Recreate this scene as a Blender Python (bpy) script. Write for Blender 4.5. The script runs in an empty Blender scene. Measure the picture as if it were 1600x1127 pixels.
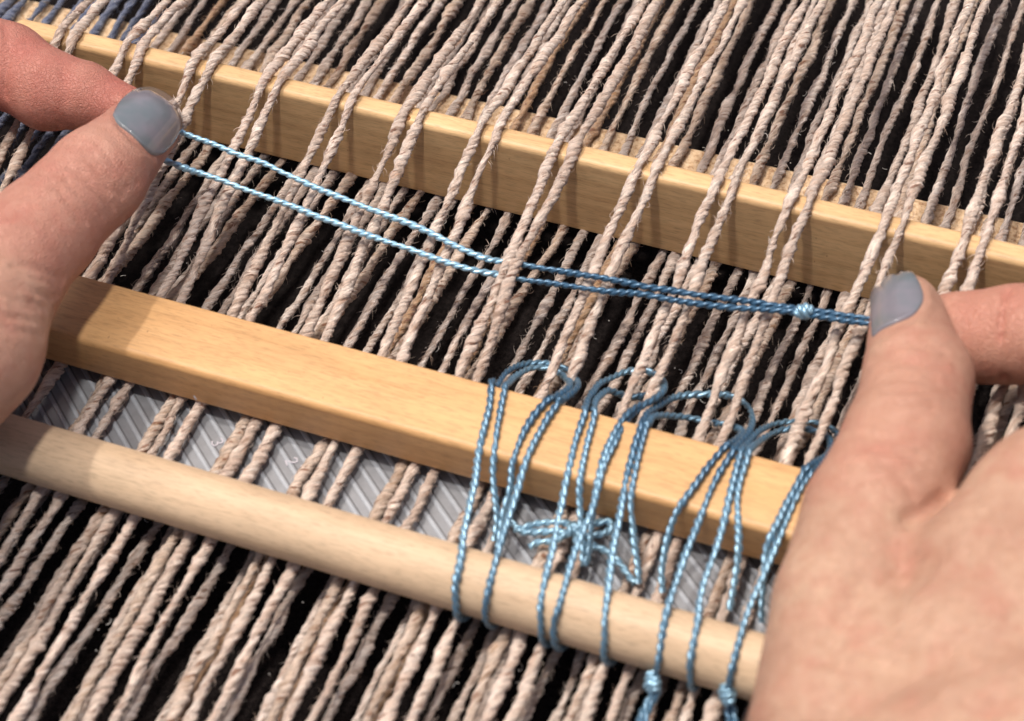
import bpy, math, random
import numpy as np
from mathutils import Vector
R = math.radians
random.seed(7); rng = np.random.default_rng(11)
scn = bpy.context.scene
# ---------------------------------------------------------------- camera (1 unit = 1 cm)
CB = np.array([.266, -.573, .774]); CB /= np.linalg.norm(CB)      # camera back
CR = np.array([.933, .358, -.057]); CR -= CR.dot(CB) * CB; CR /= np.linalg.norm(CR)
CU = np.cross(CB, CR)
FPX, DIST = 2970., 45.7
CC = CB * DIST
def ray(px, py): return (px - 800) / FPX * CR - (py - 563.5) / FPX * CU - CB
def at(px, py, z=0.):
    d = ray(px, py); return CC + d * ((z - CC[2]) / d[2])
cam = bpy.data.cameras.new('camera'); co = bpy.data.objects.new('camera', cam)
scn.collection.objects.link(co); scn.camera = co
from mathutils import Matrix
M4 = Matrix(((CR[0], CU[0], CB[0], CC[0]), (CR[1], CU[1], CB[1], CC[1]), (CR[2], CU[2], CB[2], CC[2]), (0, 0, 0, 1)))
co.matrix_world = M4
cam.sensor_width = 36; cam.lens = FPX / 1600 * 36
cam.clip_start = .5; cam.clip_end = 1000
cam.dof.use_dof = True
fp = at(880, 330, .3); cam.dof.focus_distance = float(-(fp - CC).dot(CB)); cam.dof.aperture_fstop = .15
# ---------------------------------------------------------------- world, sun, exposure
SUN = np.array([-.30, .06, .95]); SUN /= np.linalg.norm(SUN)
w = bpy.data.worlds.new('World'); scn.world = w; w.use_nodes = True
wn = w.node_tree; bg = wn.nodes['Background']
sky = wn.nodes.new('ShaderNodeTexSky'); sky.sky_type = 'NISHITA'; sky.sun_disc = False
sky.sun_elevation = math.asin(SUN[2]); sky.sun_rotation = math.atan2(SUN[0], SUN[1])
sky.air_density = .6; sky.dust_density = 6; sky.ozone_density = .3
wn.links.new(sky.outputs[0], bg.inputs[0]); bg.inputs[1].default_value = .15
sl = bpy.data.lights.new('sun', 'SUN'); sl.energy = 2.0; sl.angle = R(2.2); sl.color = (1, .945, .87)
so = bpy.data.objects.new('sun', sl); scn.collection.objects.link(so)
so.rotation_euler = Vector(SUN).to_track_quat('Z', 'Y').to_euler(); so.location = SUN * 60
# the camera's own flash, held above the lens: its round glint shows on the thumb nail
fl_ = bpy.data.lights.new('camera_flash', 'AREA'); fl_.shape = 'DISK'; fl_.size = 3.2; fl_.energy = 18500; fl_.color = (1, .95, .89)
fo_ = bpy.data.objects.new('camera_flash', fl_); scn.collection.objects.link(fo_)
fpos = CC + CU * 26 - CR * 6; fo_.location = fpos
fo_.rotation_euler = Vector(fpos - at(820, 480, 1)).to_track_quat('Z', 'Y').to_euler()
scn.view_settings.view_transform = 'Standard'; scn.view_settings.look = 'None'
scn.view_settings.exposure = -0.24; scn.view_settings.gamma = 1
scn.cycles.max_bounces = 8
# ---------------------------------------------------------------- helpers
COL = scn.collection
def link(o, parent=None):
    COL.objects.link(o)
    if parent is not None: o.parent = parent
    return o
def tag(o, label=None, cat=None, group=None, kind=None):
    if label: o['label'] = label
    if cat: o['category'] = cat
    if group: o['group'] = group
    if kind: o['kind'] = kind
    return o
def empty(name, loc=(0, 0, 0)):
    o = bpy.data.objects.new(name, None); o.location = loc; o.empty_display_size = .5
    return link(o)
def mesh(name, V, F, mat=None, parent=None, smooth=True, uv=None):
    """V (n,3); F (m,k) equal-size faces; uv (m*k,2) per loop"""
    V = np.asarray(V, np.float32); F = np.asarray(F, np.int32); m, k = F.shape
    me = bpy.data.meshes.new(name)
    me.vertices.add(len(V)); me.vertices.foreach_set('co', V.ravel())
    me.loops.add(m * k); me.loops.foreach_set('vertex_index', F.ravel())
    me.polygons.add(m); me.polygons.foreach_set('loop_start', np.arange(0, m * k, k, dtype=np.int32))
    me.polygons.foreach_set('use_smooth', np.full(m, smooth))
    me.update(calc_edges=True)
    if uv is not None:
        l = me.uv_layers.new(name='UVMap'); l.data.foreach_set('uv', np.asarray(uv, np.float32).ravel())
    me.validate()
    if mat: me.materials.append(mat)
    o = bpy.data.objects.new(name, me)
    if parent is not None and parent.type == 'EMPTY': o.location = -Vector(parent.location)
    return link(o, parent)
def mesh_any(name, V, F, mat=None, parent=None, smooth=False):
    me = bpy.data.meshes.new(name); me.from_pydata([tuple(map(float, v)) for v in V], [], F); me.update()
    for p in me.polygons: p.use_smooth = smooth
    if mat: me.materials.append(mat)
    o = bpy.data.objects.new(name, me)
    if parent is not None and parent.type == 'EMPTY': o.location = -Vector(parent.location)
    return link(o, parent)
def snoise(x, scale, seed=0):
    """smooth 1D noise in -1..1"""
    r = np.random.default_rng(seed); n = int((x.max() - x.min()) / scale) + 4
    t = r.uniform(-1, 1, n); q = (x - x.min()) / scale; i = q.astype(int); f = q - i; f = f * f * (3 - 2 * f)
    return t[i] * (1 - f) + t[i + 1] * f
def catmull(P, n=12):
    P = np.asarray(P, float); Q = np.vstack([2 * P[0] - P[1], P, 2 * P[-1] - P[-2]]); out = []
    for i in range(1, len(Q) - 2):
        p0, p1, p2, p3 = Q[i - 1:i + 3]; t = np.linspace(0, 1, n, endpoint=False)[:, None]
        out.append(.5 * (2 * p1 + (p2 - p0) * t + (2 * p0 - 5 * p1 + 4 * p2 - p3) * t * t + (-p0 + 3 * p1 - 3 * p2 + p3) * t ** 3))
    out.append(P[-1:]); return np.vstack(out)
def resample(P, ds):
    P = np.asarray(P, float); L = np.r_[0, np.cumsum(np.linalg.norm(np.diff(P, axis=0), axis=1))]
    s = np.linspace(0, L[-1], max(4, int(L[-1] / ds) + 1))
    return s, np.stack([np.interp(s, L, P[:, k]) for k in range(3)], 1)
def frames(P):
    T = np.gradient(P, axis=0); T /= np.linalg.norm(T, axis=1)[:, None] + 1e-9
    N = np.zeros_like(P); n = np.cross(T[0], [.37, .2, .91])
    for i in range(len(P)):
        n = n - n.dot(T[i]) * T[i]; l = np.linalg.norm(n)
        n = n / l if l > 1e-6 else np.cross(T[i], [0, 0, 1.]); N[i] = n
    return T, N, np.cross(T, N)
def tube(P, N, B, rad, k, s, u0, v0, vv=1.):
    n = len(P); a = np.arange(k) * 2 * np.pi / k
    V = P[:, None] + rad[:, None, None] * (np.cos(a)[None, :, None] * N[:, None] + np.sin(a)[None, :, None] * B[:, None])
    i = np.arange(n - 1)[:, None]; j = np.arange(k)[None]; j2 = (j + 1) % k
    F = np.stack([i * k + j, i * k + j2, (i + 1) * k + j2, (i + 1) * k + j], -1).reshape(-1, 4)
    ua = s[:-1, None] + 0 * j; ub = s[1:, None] + 0 * j; va = v0 + (j + 0 * i) / k * vv; vb = v0 + (j + 1 + 0 * i) / k * vv
    uv = np.stack([np.stack([ua + u0, va], -1), np.stack([ua + u0, vb], -1), np.stack([ub + u0, vb], -1), np.stack([ub + u0, va], -1)], 2).reshape(-1, 2)
    return V.reshape(-1, 3), F, uv
def yarn_geo(path, plyr, orbit, pitch, plies=2, k=6, ds=.08, slub=.22, wob=.02, fuzz=0, seed=0, hand=1, fuzzlen=.35, fr=.0045, lump=0., twn=.8):
    r = np.random.default_rng(seed)
    s, P = resample(path, ds); T, N, B = frames(P)
    P = P + N * (wob * snoise(s, .9, seed + 1))[:, None] + B * (wob * snoise(s, .7, seed + 2))[:, None]
    Vs, Fs, Us = [], [], []; off = 0; u0 = r.uniform(0, 400)
    ph0 = r.uniform(0, 6.28); sl = 1 + slub * snoise(s, .8, seed + 3) + slub * .6 * snoise(s, .27, seed + 4)
    tw = 2 * np.pi * s / pitch * (hand) + twn * snoise(s, 1.3, seed + 5) + twn * .8 * snoise(s, .6, seed + 6)
    for p in range(plies):
        a = ph0 + tw + p * 2 * np.pi / plies
        C = P + (orbit * sl * np.cos(a))[:, None] * N + (orbit * sl * np.sin(a))[:, None] * B
        rad = plyr * sl * (1 + .5 * slub * snoise(s, .2, seed + 7 + p))
        # the tube's own ring turns with the ply so that its fibres run with the twist
        Nn = np.cos(a)[:, None] * N + np.sin(a)[:, None] * B; Bn = -np.sin(a)[:, None] * N + np.cos(a)[:, None] * B
        V, F, U = tube(C, Nn, Bn, rad, k, s, u0, p * 1.7)
        if lump:
            VC = V.reshape(len(s), k, 3); lr = r.uniform(-1, 1, (len(s), k)); lr[1:-1] = (lr[:-2] + 2 * lr[1:-1] + lr[2:]) / 3
            V = (C[:, None] + (VC - C[:, None]) * (1 + lump * 1.6 * lr)[..., None]).reshape(-1, 3)
        Vs.append(V); Fs.append(F + off); Us.append(U); off += len(V)
    R0 = plyr + orbit
    if fuzz:
        m = int(fuzz * s[-1]); q = r.integers(2, len(s) - 2, m); ang = r.uniform(0, 6.28, m)
        nn = np.cos(ang)[:, None] * N[q] + np.sin(ang)[:, None] * B[q]; bb = np.cross(T[q], nn)
        L = r.uniform(.35, 1., m) * fuzzlen; lift = r.uniform(.15, 1., m) ** 1.5 * .9; sd = r.choice([-1, 1], m); cu = r.uniform(-1, 1, m)
        t = np.linspace(0, 1, 4)
        C = (P[q][:, None] + nn[:, None] * (R0 * .7 + (lift * L)[:, None, None] * (t * (1.3 - .8 * t))[None, :, None])
             + T[q][:, None] * ((sd * L * (1 - .5 * lift))[:, None, None] * t[None, :, None])
             + bb[:, None] * ((cu * L * .7)[:, None, None] * (t * t)[None, :, None]))
        d = np.gradient(C, axis=1); d /= np.linalg.norm(d, axis=2)[..., None] + 1e-9
        e1 = np.cross(d, bb[:, None]); e1 /= np.linalg.norm(e1, axis=2)[..., None] + 1e-9; e2 = np.cross(d, e1)
        a = np.arange(3) * 2 * np.pi / 3; fw = fr * (1.2 - t)[None, :, None, None] * r.uniform(.7, 1.5, m)[:, None, None, None]
        V = C[:, :, None] + fw * (np.cos(a)[None, None, :, None] * e1[:, :, None] + np.sin(a)[None, None, :, None] * e2[:, :, None])
        base = np.arange(m)[:, None, None] * 12 + np.arange(3)[None, :, None] * 3; j = np.arange(3)[None, None]
        F = np.stack([base + j, base + (j + 1) % 3, base + 3 + (j + 1) % 3, base + 3 + j], -1).reshape(-1, 4) + off
        u = np.repeat(u0 + s[q], 9 * 4); U = np.stack([u, np.full_like(u, 9.3)], 1)
        Vs.append(V.reshape(-1, 3)); Fs.append(F); Us.append(U)
    return np.vstack(Vs), np.vstack(Fs), np.vstack(Us)
# ---------------------------------------------------------------- materials
def mat(name):
    m = bpy.data.materials.new(name); m.use_nodes = True; nt = m.node_tree; b = nt.nodes['Principled BSDF']
    return m, nt, b
def N_(nt, t, **kw):
    n = nt.nodes.new('ShaderNode' + t)
    for k, v in kw.items():
        if k in n.inputs: n.inputs[k].default_value = v
        else: setattr(n, k, v)
    return n
def ramp(nt, fac, stops, interp='LINEAR'):
    n = nt.nodes.new('ShaderNodeValToRGB'); n.color_ramp.interpolation = interp; e = n.color_ramp.elements
    e[0].position, e[0].color = stops[0][0], (*stops[0][1], 1); e[1].position, e[1].color = stops[-1][0], (*stops[-1][1], 1)
    for p, c in stops[1:-1]: x = e.new(p); x.color = (*c, 1)
    nt.links.new(fac, n.inputs[0]); return n.outputs[0]
def mixc(nt, fac, a, b, mode='MIX'):
    n = nt.nodes.new('ShaderNodeMix'); n.data_type = 'RGBA'; n.blend_type = mode
    for sock, v in ((n.inputs[0], fac), (n.inputs[6], a), (n.inputs[7], b)):
        if hasattr(v, 'is_output'): nt.links.new(v, sock)
        elif isinstance(v, tuple): sock.default_value = (*v, 1)
        else: sock.default_value = v
    return n.outputs[2]
def g(v): return (v, v, v)
def mapped(nt, src, scale, loc=(0, 0, 0)):
    tc = nt.nodes.new('ShaderNodeTexCoord'); mp = nt.nodes.new('ShaderNodeMapping'); mp.inputs['Scale'].default_value = scale
    mp.inputs['Location'].default_value = loc; nt.links.new(tc.outputs[src], mp.inputs[0]); return mp.outputs[0]
def noise(nt, vec, scale, detail=3, rough=.55):
    n = nt.nodes.new('ShaderNodeTexNoise'); n.inputs['Scale'].default_value = scale; n.inputs['Detail'].default_value = detail
    n.inputs['Roughness'].default_value = rough; nt.links.new(vec, n.inputs['Vector']); return n.outputs['Fac']
def bump(nt, b, h, strength, dist=.02, prev=None):
    n = nt.nodes.new('ShaderNodeBump'); n.inputs['Strength'].default_value = strength; n.inputs['Distance'].default_value = dist
    nt.links.new(h, n.inputs['Height'])
    if prev: nt.links.new(prev, n.inputs['Normal'])
    nt.links.new(n.outputs[0], b.inputs['Normal']); return n.outputs[0]

def yarn_mat(name, base, light, dark, fleck, fleck_amt=.5, sheen=.35):
    m, nt, b = mat(name)
    uv = mapped(nt, 'UV', (1.6, 1.1, 1)); big = noise(nt, uv, 1.0, 3, .6)
    c = ramp(nt, big, [(.28, dark), (.46, base), (.64, light)])
    fib = noise(nt, mapped(nt, 'UV', (4, 13, 1)), 1.0, 3, .7)           # fibres run along the ply
    c = mixc(nt, 1., c, ramp(nt, fib, [(.3, g(.55)), (.5, g(1.0)), (.7, g(1.35))]), 'MULTIPLY')
    fl = noise(nt, mapped(nt, 'UV', (3.4, 3, 1), (7, 3, 0)), 1.0, 2, .5)
    c = mixc(nt, ramp(nt, fl, [(.66 - .1 * fleck_amt, g(0)), (.72 - .1 * fleck_amt, g(.85))]), c, fleck)
    ws = noise(nt, mapped(nt, 'UV', (4.5, 7, 1), (31, 5, 0)), 1.0, 2, .5)
    c = mixc(nt, ramp(nt, ws, [(.68, g(0)), (.74, g(.8))]), c, (.72, .68, .62))
    oi = nt.nodes.new('ShaderNodeObjectInfo'); c = mixc(nt, 1., c, ramp(nt, oi.outputs['Random'], [(0, (.84, .80, .78)), (.5, g(1)), (1, (1.06, 1.05, 1.06))]), 'MULTIPLY')
    nt.links.new(c, b.inputs['Base Color']); b.inputs['Roughness'].default_value = .72
    b.inputs['Specular IOR Level'].default_value = .45
    b.inputs['Sheen Weight'].default_value = sheen; b.inputs['Sheen Roughness'].default_value = .45
    b.inputs['Sheen Tint'].default_value = (1, .93, .86, 1)
    h = noise(nt, mapped(nt, 'UV', (6, 12, 1)), 1.0, 4, .75); bump(nt, b, h, 1., .06)
    return m
M_UP = yarn_mat('beige_tweed_yarn', (.64, .49, .395), (.84, .71, .61), (.38, .225, .145), (.20, .075, .035))
M_LO = yarn_mat('silver_beige_yarn', (.60, .475, .395), (.86, .75, .67), (.35, .205, .13), (.19, .08, .035))
M_BR = yarn_mat('tan_brown_yarn', (.40, .235, .125), (.50, .34, .22), (.27, .13, .055), (.16, .05, .02), .8)
M_MX = yarn_mat('beige_yarn_with_tan_runs', (.56, .42, .32), (.74, .61, .51), (.36, .205, .11), (.20, .07, .025), .8)
M_BL = yarn_mat('dusty_blue_yarn', (.105, .13, .215), (.19, .22, .31), (.035, .05, .10), (.30, .26, .25), .3)

def cotton_mat():
    m, nt, b = mat('blue_pearl_cotton')
    fib = noise(nt, mapped(nt, 'UV', (6, 14, 1)), 1.0, 3, .6)
    # sheen painted into the base colour, from dark steel to pale icy blue
    sheen_attr = nt.nodes.new('ShaderNodeAttribute'); sheen_attr.attribute_name = 'painted_sheen'
    c = mixc(nt, sheen_attr.outputs['Fac'], ramp(nt, fib, [(.3, (.012, .05, .105)), (.7, (.055, .16, .27))]), ramp(nt, fib, [(.3, (.30, .56, .75)), (.7, (.52, .80, .95))]))
    nt.links.new(c, b.inputs['Base Color']); b.inputs['Roughness'].default_value = .36; b.inputs['Metallic'].default_value = .6
    b.inputs['Coat Weight'].default_value = .8; b.inputs['Coat Roughness'].default_value = .3
    b.inputs['Sheen Weight'].default_value = .15; b.inputs['Sheen Tint'].default_value = (.6, .85, 1, 1)
    bump(nt, b, fib, .6, .015); return m
M_COT = cotton_mat()

def wood_mat(name, a, bcol, dk, rough=.5, grain=1., pore=0., vert=False):
    m, nt, b = mat(name)
    v = mapped(nt, 'Object', (.22, 2.6, 3.4)); big = noise(nt, v, 1.0, 4, .6)
    c = ramp(nt, big, [(.3, bcol), (.62, a)])
    v2 = mapped(nt, 'Object', (.5, 13, 16)); f = noise(nt, v2, 1., 4, .65)
    c = mixc(nt, .38 * grain, c, ramp(nt, f, [(.3, dk), (.52, a)]))
    v3 = mapped(nt, 'Object', (3.5, 34, 34)); p = noise(nt, v3, 1., 2, .5)
    c = mixc(nt, 1., c, ramp(nt, p, [(.3, g(.74)), (.5, g(1.0))]), 'MULTIPLY')
    wv = nt.nodes.new('ShaderNodeTexWave'); wv.bands_direction = 'Z'; wv.inputs['Scale'].default_value = .55
    wv.inputs['Distortion'].default_value = 5; wv.inputs['Detail'].default_value = 3; wv.inputs['Detail Scale'].default_value = .7
    nt.links.new(mapped(nt, 'Object', (.09, 1.0, 1.3)), wv.inputs[0])
    c = mixc(nt, .2 * grain, c, ramp(nt, wv.outputs['Fac'], [(.55, g(1)), (.92, (.62, .5, .4))]), 'MULTIPLY')
    sm = noise(nt, mapped(nt, 'Object', (.5, .9, .9)), 1., 3, .6)     # handling marks
    c = mixc(nt, .35, c, ramp(nt, sm, [(.32, g(.70)), (.6, g(1.05))]), 'MULTIPLY')
    nt.links.new(c, b.inputs['Base Color']); b.inputs['Roughness'].default_value = rough
    b.inputs['Specular IOR Level'].default_value = .4
    bump(nt, b, f, .25, .012); return m
M_BAT = wood_mat('maple_slat_wood', (.70, .46, .23), (.58, .35, .165), (.46, .26, .12), .45, .8)
M_STK = wood_mat('honey_beech_wood', (.66, .39, .175), (.56, .31, .125), (.44, .23, .09), .48)
M_DOW = wood_mat('pale_dowel_wood', (.66, .48, .315), (.56, .395, .25), (.52, .35, .21), .6, .6)
def rough_mat():
    m, nt, b = mat('rough_cork_wood'); v = mapped(nt, 'Object', (1, 1, 1))
    a = noise(nt, v, 7, 4, .7); c = ramp(nt, a, [(.34, (.36, .20, .10)), (.5, (.62, .43, .26)), (.68, (.74, .56, .37))])
    nt.links.new(c, b.inputs['Base Color']); b.inputs['Roughness'].default_value = .85
    bump(nt, b, noise(nt, v, 11, 3, .7), 1., .05); return m
M_RGH = rough_mat()
def cloth_mat():
    m, nt, b = mat('black_cloth'); v = mapped(nt, 'Object', (1, 1, 1))
    c = ramp(nt, noise(nt, v, 9, 4, .7), [(.35, (.006, .0045, .0045)), (.7, (.022, .017, .016))])
    nt.links.new(c, b.inputs['Base Color']); b.inputs['Roughness'].default_value = 1; b.inputs['Specular IOR Level'].default_value = .05
    b.inputs['Sheen Weight'].default_value = .02; bump(nt, b, noise(nt, v, 14, 3, .6), .8, .06); return m
M_CL = cloth_mat()
def skin_mat(name, a, bcol, red):
    m, nt, b = mat(name); v = mapped(nt, 'Object', (1, 1, 1))
    big = noise(nt, v, .38, 2, .5); c = ramp(nt, big, [(.35, a), (.62, bcol)])
    bl = noise(nt, v, 1.1, 3, .6); c = mixc(nt, ramp(nt, bl, [(.48, g(0)), (.72, g(.55))]), c, red)
    fr = noise(nt, v, 3.2, 3, .6); c = mixc(nt, .5, c, ramp(nt, fr, [(.3, (.84, .74, .68)), (.6, (1.04, 1.04, 1.04))]), 'MULTIPLY')
    at_ = nt.nodes.new('ShaderNodeAttribute'); at_.attribute_name = 'flush'
    c = mixc(nt, at_.outputs['Fac'], c, tuple(x * y for x, y in zip(red, (1., .82, .85))))
    nt.links.new(c, b.inputs['Base Color']); b.inputs['Roughness'].default_value = .5; b.inputs['Specular IOR Level'].default_value = .38
    b.inputs['Subsurface Weight'].default_value = .1; b.inputs['Subsurface Radius'].default_value = (.5, .18, .09); b.inputs['Subsurface Scale'].default_value = .45
    vo = nt.nodes.new('ShaderNodeTexVoronoi'); vo.inputs['Scale'].default_value = 13; vo.feature = 'DISTANCE_TO_EDGE'
    dist = nt.nodes.new('ShaderNodeVectorMath'); dist.operation = 'ADD'; nn = nt.nodes.new('ShaderNodeTexNoise'); nn.inputs['Scale'].default_value = 5
    nt.links.new(v, nn.inputs['Vector']); nt.links.new(v, dist.inputs[0]); 
    sc = nt.nodes.new('ShaderNodeVectorMath'); sc.operation = 'SCALE'; sc.inputs['Scale'].default_value = .25; nt.links.new(nn.outputs['Color'], sc.inputs[0])
    nt.links.new(sc.outputs[0], dist.inputs[1]); nt.links.new(dist.outputs[0], vo.inputs['Vector'])
    h = ramp(nt, vo.outputs['Distance'], [(0, g(0)), (.14, g(1))]); p = bump(nt, b, h, .6, .025)
    p = bump(nt, b, noise(nt, v, 3.0, 4, .6), .5, .06, p)
    bump(nt, b, noise(nt, v, 18, 4, .7), .7, .02, p)
    b.inputs['Roughness'].default_value = .46
    return m
M_SKL = skin_mat('skin_left', (.44, .22, .16), (.52, .295, .215), (.44, .16, .12))
M_SKR = skin_mat('skin_right', (.43, .24, .165), (.52, .325, .225), (.46, .19, .135))
def nail_mat():
    m, nt, b = mat('grey_nail_polish'); v = mapped(nt, 'Object', (1, 1, 1))
    c = ramp(nt, noise(nt, v, 1.1, 2, .5), [(.35, (.14, .175, .175)), (.6, (.20, .20, .21))])
    nt.links.new(c, b.inputs['Base Color']); b.inputs['Roughness'].default_value = .42; b.inputs['Specular IOR Level'].default_value = .35
    b.inputs['Coat Weight'].default_value = 1; b.inputs['Coat Roughness'].default_value = .1; b.inputs['Coat Tint'].default_value = (1, .94, 1, 1)
    bump(nt, b, noise(nt, v, 6, 2, .5), .12, .02)
    return m
M_NAIL = nail_mat()
def plain(name, c, rough=.5, spec=.5, **kw):
    m, nt, b = mat(name); v = mapped(nt, 'Object', (1, 1, 1))
    cc = ramp(nt, noise(nt, v, 2.5, 4, .6), [(.3, tuple(x * .85 for x in c)), (.7, tuple(min(1, x * 1.1) for x in c))])
    nt.links.new(cc, b.inputs['Base Color']); b.inputs['Roughness'].default_value = rough; b.inputs['Specular IOR Level'].default_value = spec
    for k, x in kw.items(): b.inputs[k].default_value = x
    return m
M_RUL = plain('grey_plastic', (.235, .24, .255), .3, .5)
M_RDG = plain('pale_ridge_plastic', (.37, .39, .425), .3, .6)
M_GRV = plain('dark_groove', (.13, .13, .14), .6)
M_WHT = plain('white_print', (.75, .72, .76), .5)
M_NUM = plain('faint_numeral', (.50, .47, .52), .5)
M_LNT = plain('white_lint', (.78, .74, .70), .7, .6)
M_DENT = plain('bruised_wood', (.36, .20, .09), .7)
M_SPOT = plain('dark_knot', (.30, .12, .03), .6)
# ---------------------------------------------------------------- the setting: black cloth beneath the warp
n = 70; xs = np.linspace(-70, 70, n); ys = np.linspace(-60, 90, n); X, Y = np.meshgrid(xs, ys, indexing='ij')
Z = -3.2 + .25 * np.sin(X * .31 + Y * .12) + .18 * np.sin(Y * .43 - X * .17)
V = np.stack([X, Y, Z], -1).reshape(-1, 3); i = np.arange(n - 1)[:, None]; j = np.arange(n - 1)[None]
F = np.stack([i * n + j, (i + 1) * n + j, (i + 1) * n + j + 1, i * n + j + 1], -1).reshape(-1, 4)
tag(mesh('background_cloth', V, F, M_CL), kind='structure')
# ---------------------------------------------------------------- wooden sticks
def rrect(y0, y1, z0, z1, r, seg=6):
    pts = []
    rs = r if isinstance(r, (tuple, list)) else (r,) * 4        # corners: y1z1, y0z1, y0z0, y1z0
    for (cy, cz, a0), q in zip(((y1, z1, 0), (y0, z1, 90), (y0, z0, 180), (y1, z0, 270)), rs):
        sy = 1 if cy == y1 else -1; sz = 1 if cz == z1 else -1
        for k in range(seg + 1):
            a = R(a0 + 90 * k / seg); pts.append((cy - sy * q + q * math.cos(a), cz - sz * q + q * math.sin(a)))
    return np.array(pts)
def bar(name, prof, x0, x1, m, parent=None, end=.12, taper=None, nseg=40, wave=0.):
    """profile in YZ swept along X with rounded (and optionally tapered) ends"""
    c = prof.mean(0); xs_ = [x0]; sc = [1 - end * 1.0]
    for a in (30, 60, 90): xs_.append(x0 + end * .5 * (1 - math.cos(R(a)))); sc.append(1 - end * (1 - math.sin(R(a))))
    body = np.linspace(x0 + end, x1 - end, nseg); xs_ += list(body); sc += [1] * nseg
    for a in (90, 60, 30): xs_.append(x1 - end * .5 * (1 - math.cos(R(a)))); sc.append(1 - end * (1 - math.sin(R(a))))
    xs_.append(x1); sc.append(1 - end); xs_ = np.array(xs_); sc = np.array(sc)
    if taper: sc = sc * np.clip(taper(xs_), .02, 1)
    o = np.argsort(xs_, kind='stable'); xs_ = xs_[o]; sc = sc[o]
    k = len(prof); V = []
    for x, s_ in zip(xs_, sc):
        q = c + (prof - c) * s_; q = q + np.array([0, wave * math.sin(x * .35)])
        V += [(x, a, b_) for a, b_ in q]
    F = []
    for i_ in range(len(xs_) - 1):
        for j_ in range(k):
            j2 = (j_ + 1) % k; F.append((i_ * k + j_, (i_ + 1) * k + j_, (i_ + 1) * k + j2, i_ * k + j2))
    F.append(tuple(range(k))); F.append(tuple(reversed(range((len(xs_) - 1) * k, len(xs_) * k))))
    o = mesh_any(name, V, F, m, parent, True)
    return o
BY0, BY1, BZ0, BZ1 = 4.42, 5.06, .12, 2.6
slat = empty('shed_slat', (0, 4.7, .12)); tag(slat, 'long pale maple slat standing on edge and lifting the thread pairs', 'wooden slat')
bar('slat_body', rrect(BY0, BY1, BZ0, BZ1, (.2, .16, .06, .06)), -16.9, 24, M_BAT, slat,
    taper=lambda x: np.clip(.25 + (x + 16.9) / 1.6, 0, 1) ** .6)
def disc(name, c, nrm, r, th, m, parent, k=14, sq=.8):
    nrm = np.array(nrm, float); nrm /= np.linalg.norm(nrm); a = np.cross(nrm, [1, .1, .2]); a /= np.linalg.norm(a); b_ = np.cross(nrm, a); V = [c + nrm * th]; F = []
    for q in (0, 1):
        for i_ in range(k):
            t = i_ * 2 * math.pi / k; rr = r * (1 + .12 * math.sin(3 * t + 1)); rr *= (1.0 if q else .8)
            V.append(np.array(c) + nrm * (th if q == 0 else -.03) + (a * math.cos(t) + b_ * math.sin(t) * sq) * rr)
    for i_ in range(k):
        j_ = (i_ + 1) % k; F += [(0, 1 + i_, 1 + j_), (1 + i_, 1 + k + i_, 1 + k + j_, 1 + j_)]
    return mesh_any(name, V, F, m, parent, True)
kp = at(640, 181, 2.6); disc('wood_knot', (kp[0], 4.56, 2.6), (0, 0, 1), .085, .004, M_SPOT, slat)
SY0, SY1, SZ0, SZ1 = -4.15, -2.33, .88, 2.1
stick = empty('heddle_stick', (0, -3.2, .88)); tag(stick, 'flat honey coloured wooden stick lying across the threads with blue loops over it', 'wooden stick')
bar('stick_body', rrect(SY0, SY1, SZ0, SZ1, (.1, .17, .1, .08)), -13.5, 13, M_STK, stick)
rs = np.random.default_rng(77)
for k in range(16):      # small dents and rub marks
    cx = rs.uniform(-10, 8); cy = rs.uniform(SY0 + .25, SY1 - .2); disc('dent', (cx, cy, SZ1), (0, 0, 1), rs.uniform(.02, .05), .0015, M_DENT, stick, 8, .4)
for k in range(12):
    disc('dent', (rs.uniform(-12, 12), BY0, rs.uniform(.5, 2.2)), (0, -1, 0), rs.uniform(.015, .04), .0015, M_DENT, slat, 8, .5)
cp = at(305, 622, 1.55); cpx = CC + ray(305, 622) * ((SY0 - .0 - CC[1]) / ray(305, 622)[1])
disc('paint_chip', (cpx[0], SY0, cpx[2]), (0, -1, 0), .1, .008, M_WHT, stick, sq=.35)
DY, DZ, DR = -6.92, 1.36, .69
dowel = empty('round_dowel', (0, DY, DZ)); tag(dowel, 'round pale wooden dowel below the flat stick, wrapped by the blue loops', 'dowel')
a = np.arange(40) * 2 * np.pi / 40
bar('dowel_body', np.stack([DY + DR * np.cos(a), DZ + DR * np.sin(a)], 1), -16, 12.5, M_DOW, dowel, end=.06)
under = bar('rough_flat_stick', rrect(6.1, 8.4, -.62, -.16, .12), -24, 24, M_RGH)
tag(under, 'rough tan flat stick lying under the lower threads behind the slat', 'wooden stick')
# ---------------------------------------------------------------- grey plastic ruler between stick and dowel
RZ = .42; RY0, RY1 = -6.95, -2.7
ruler = empty('plastic_ruler', (0, -5, RZ)); tag(ruler, 'grey plastic ruler with slanted ridges between the flat stick and the dowel', 'ruler')
bar('ruler_body', rrect(RY0, RY1, RZ - .2, RZ, .03, 3), -12.4, 12, M_RUL, ruler, end=.02)
def box_mesh(name, L, W, H):
    v = [(x * L / 2, y * W / 2, z) for z in (0, H) for x in (-1, 1) for y in (-1, 1)]
    v = [(a_ * (1 if z_ == 0 else .96), b_ * (1 if z_ == 0 else .6), z_) for a_, b_, z_ in v]
    me = bpy.data.meshes.new(name); me.from_pydata(v, [], [(0, 2, 3, 1), (4, 5, 7, 6), (0, 1, 5, 4), (2, 6, 7, 3), (0, 4, 6, 2), (1, 3, 7, 5)]); return me
ang = math.atan2(-.855, 1.054); LR = 4.0
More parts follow.
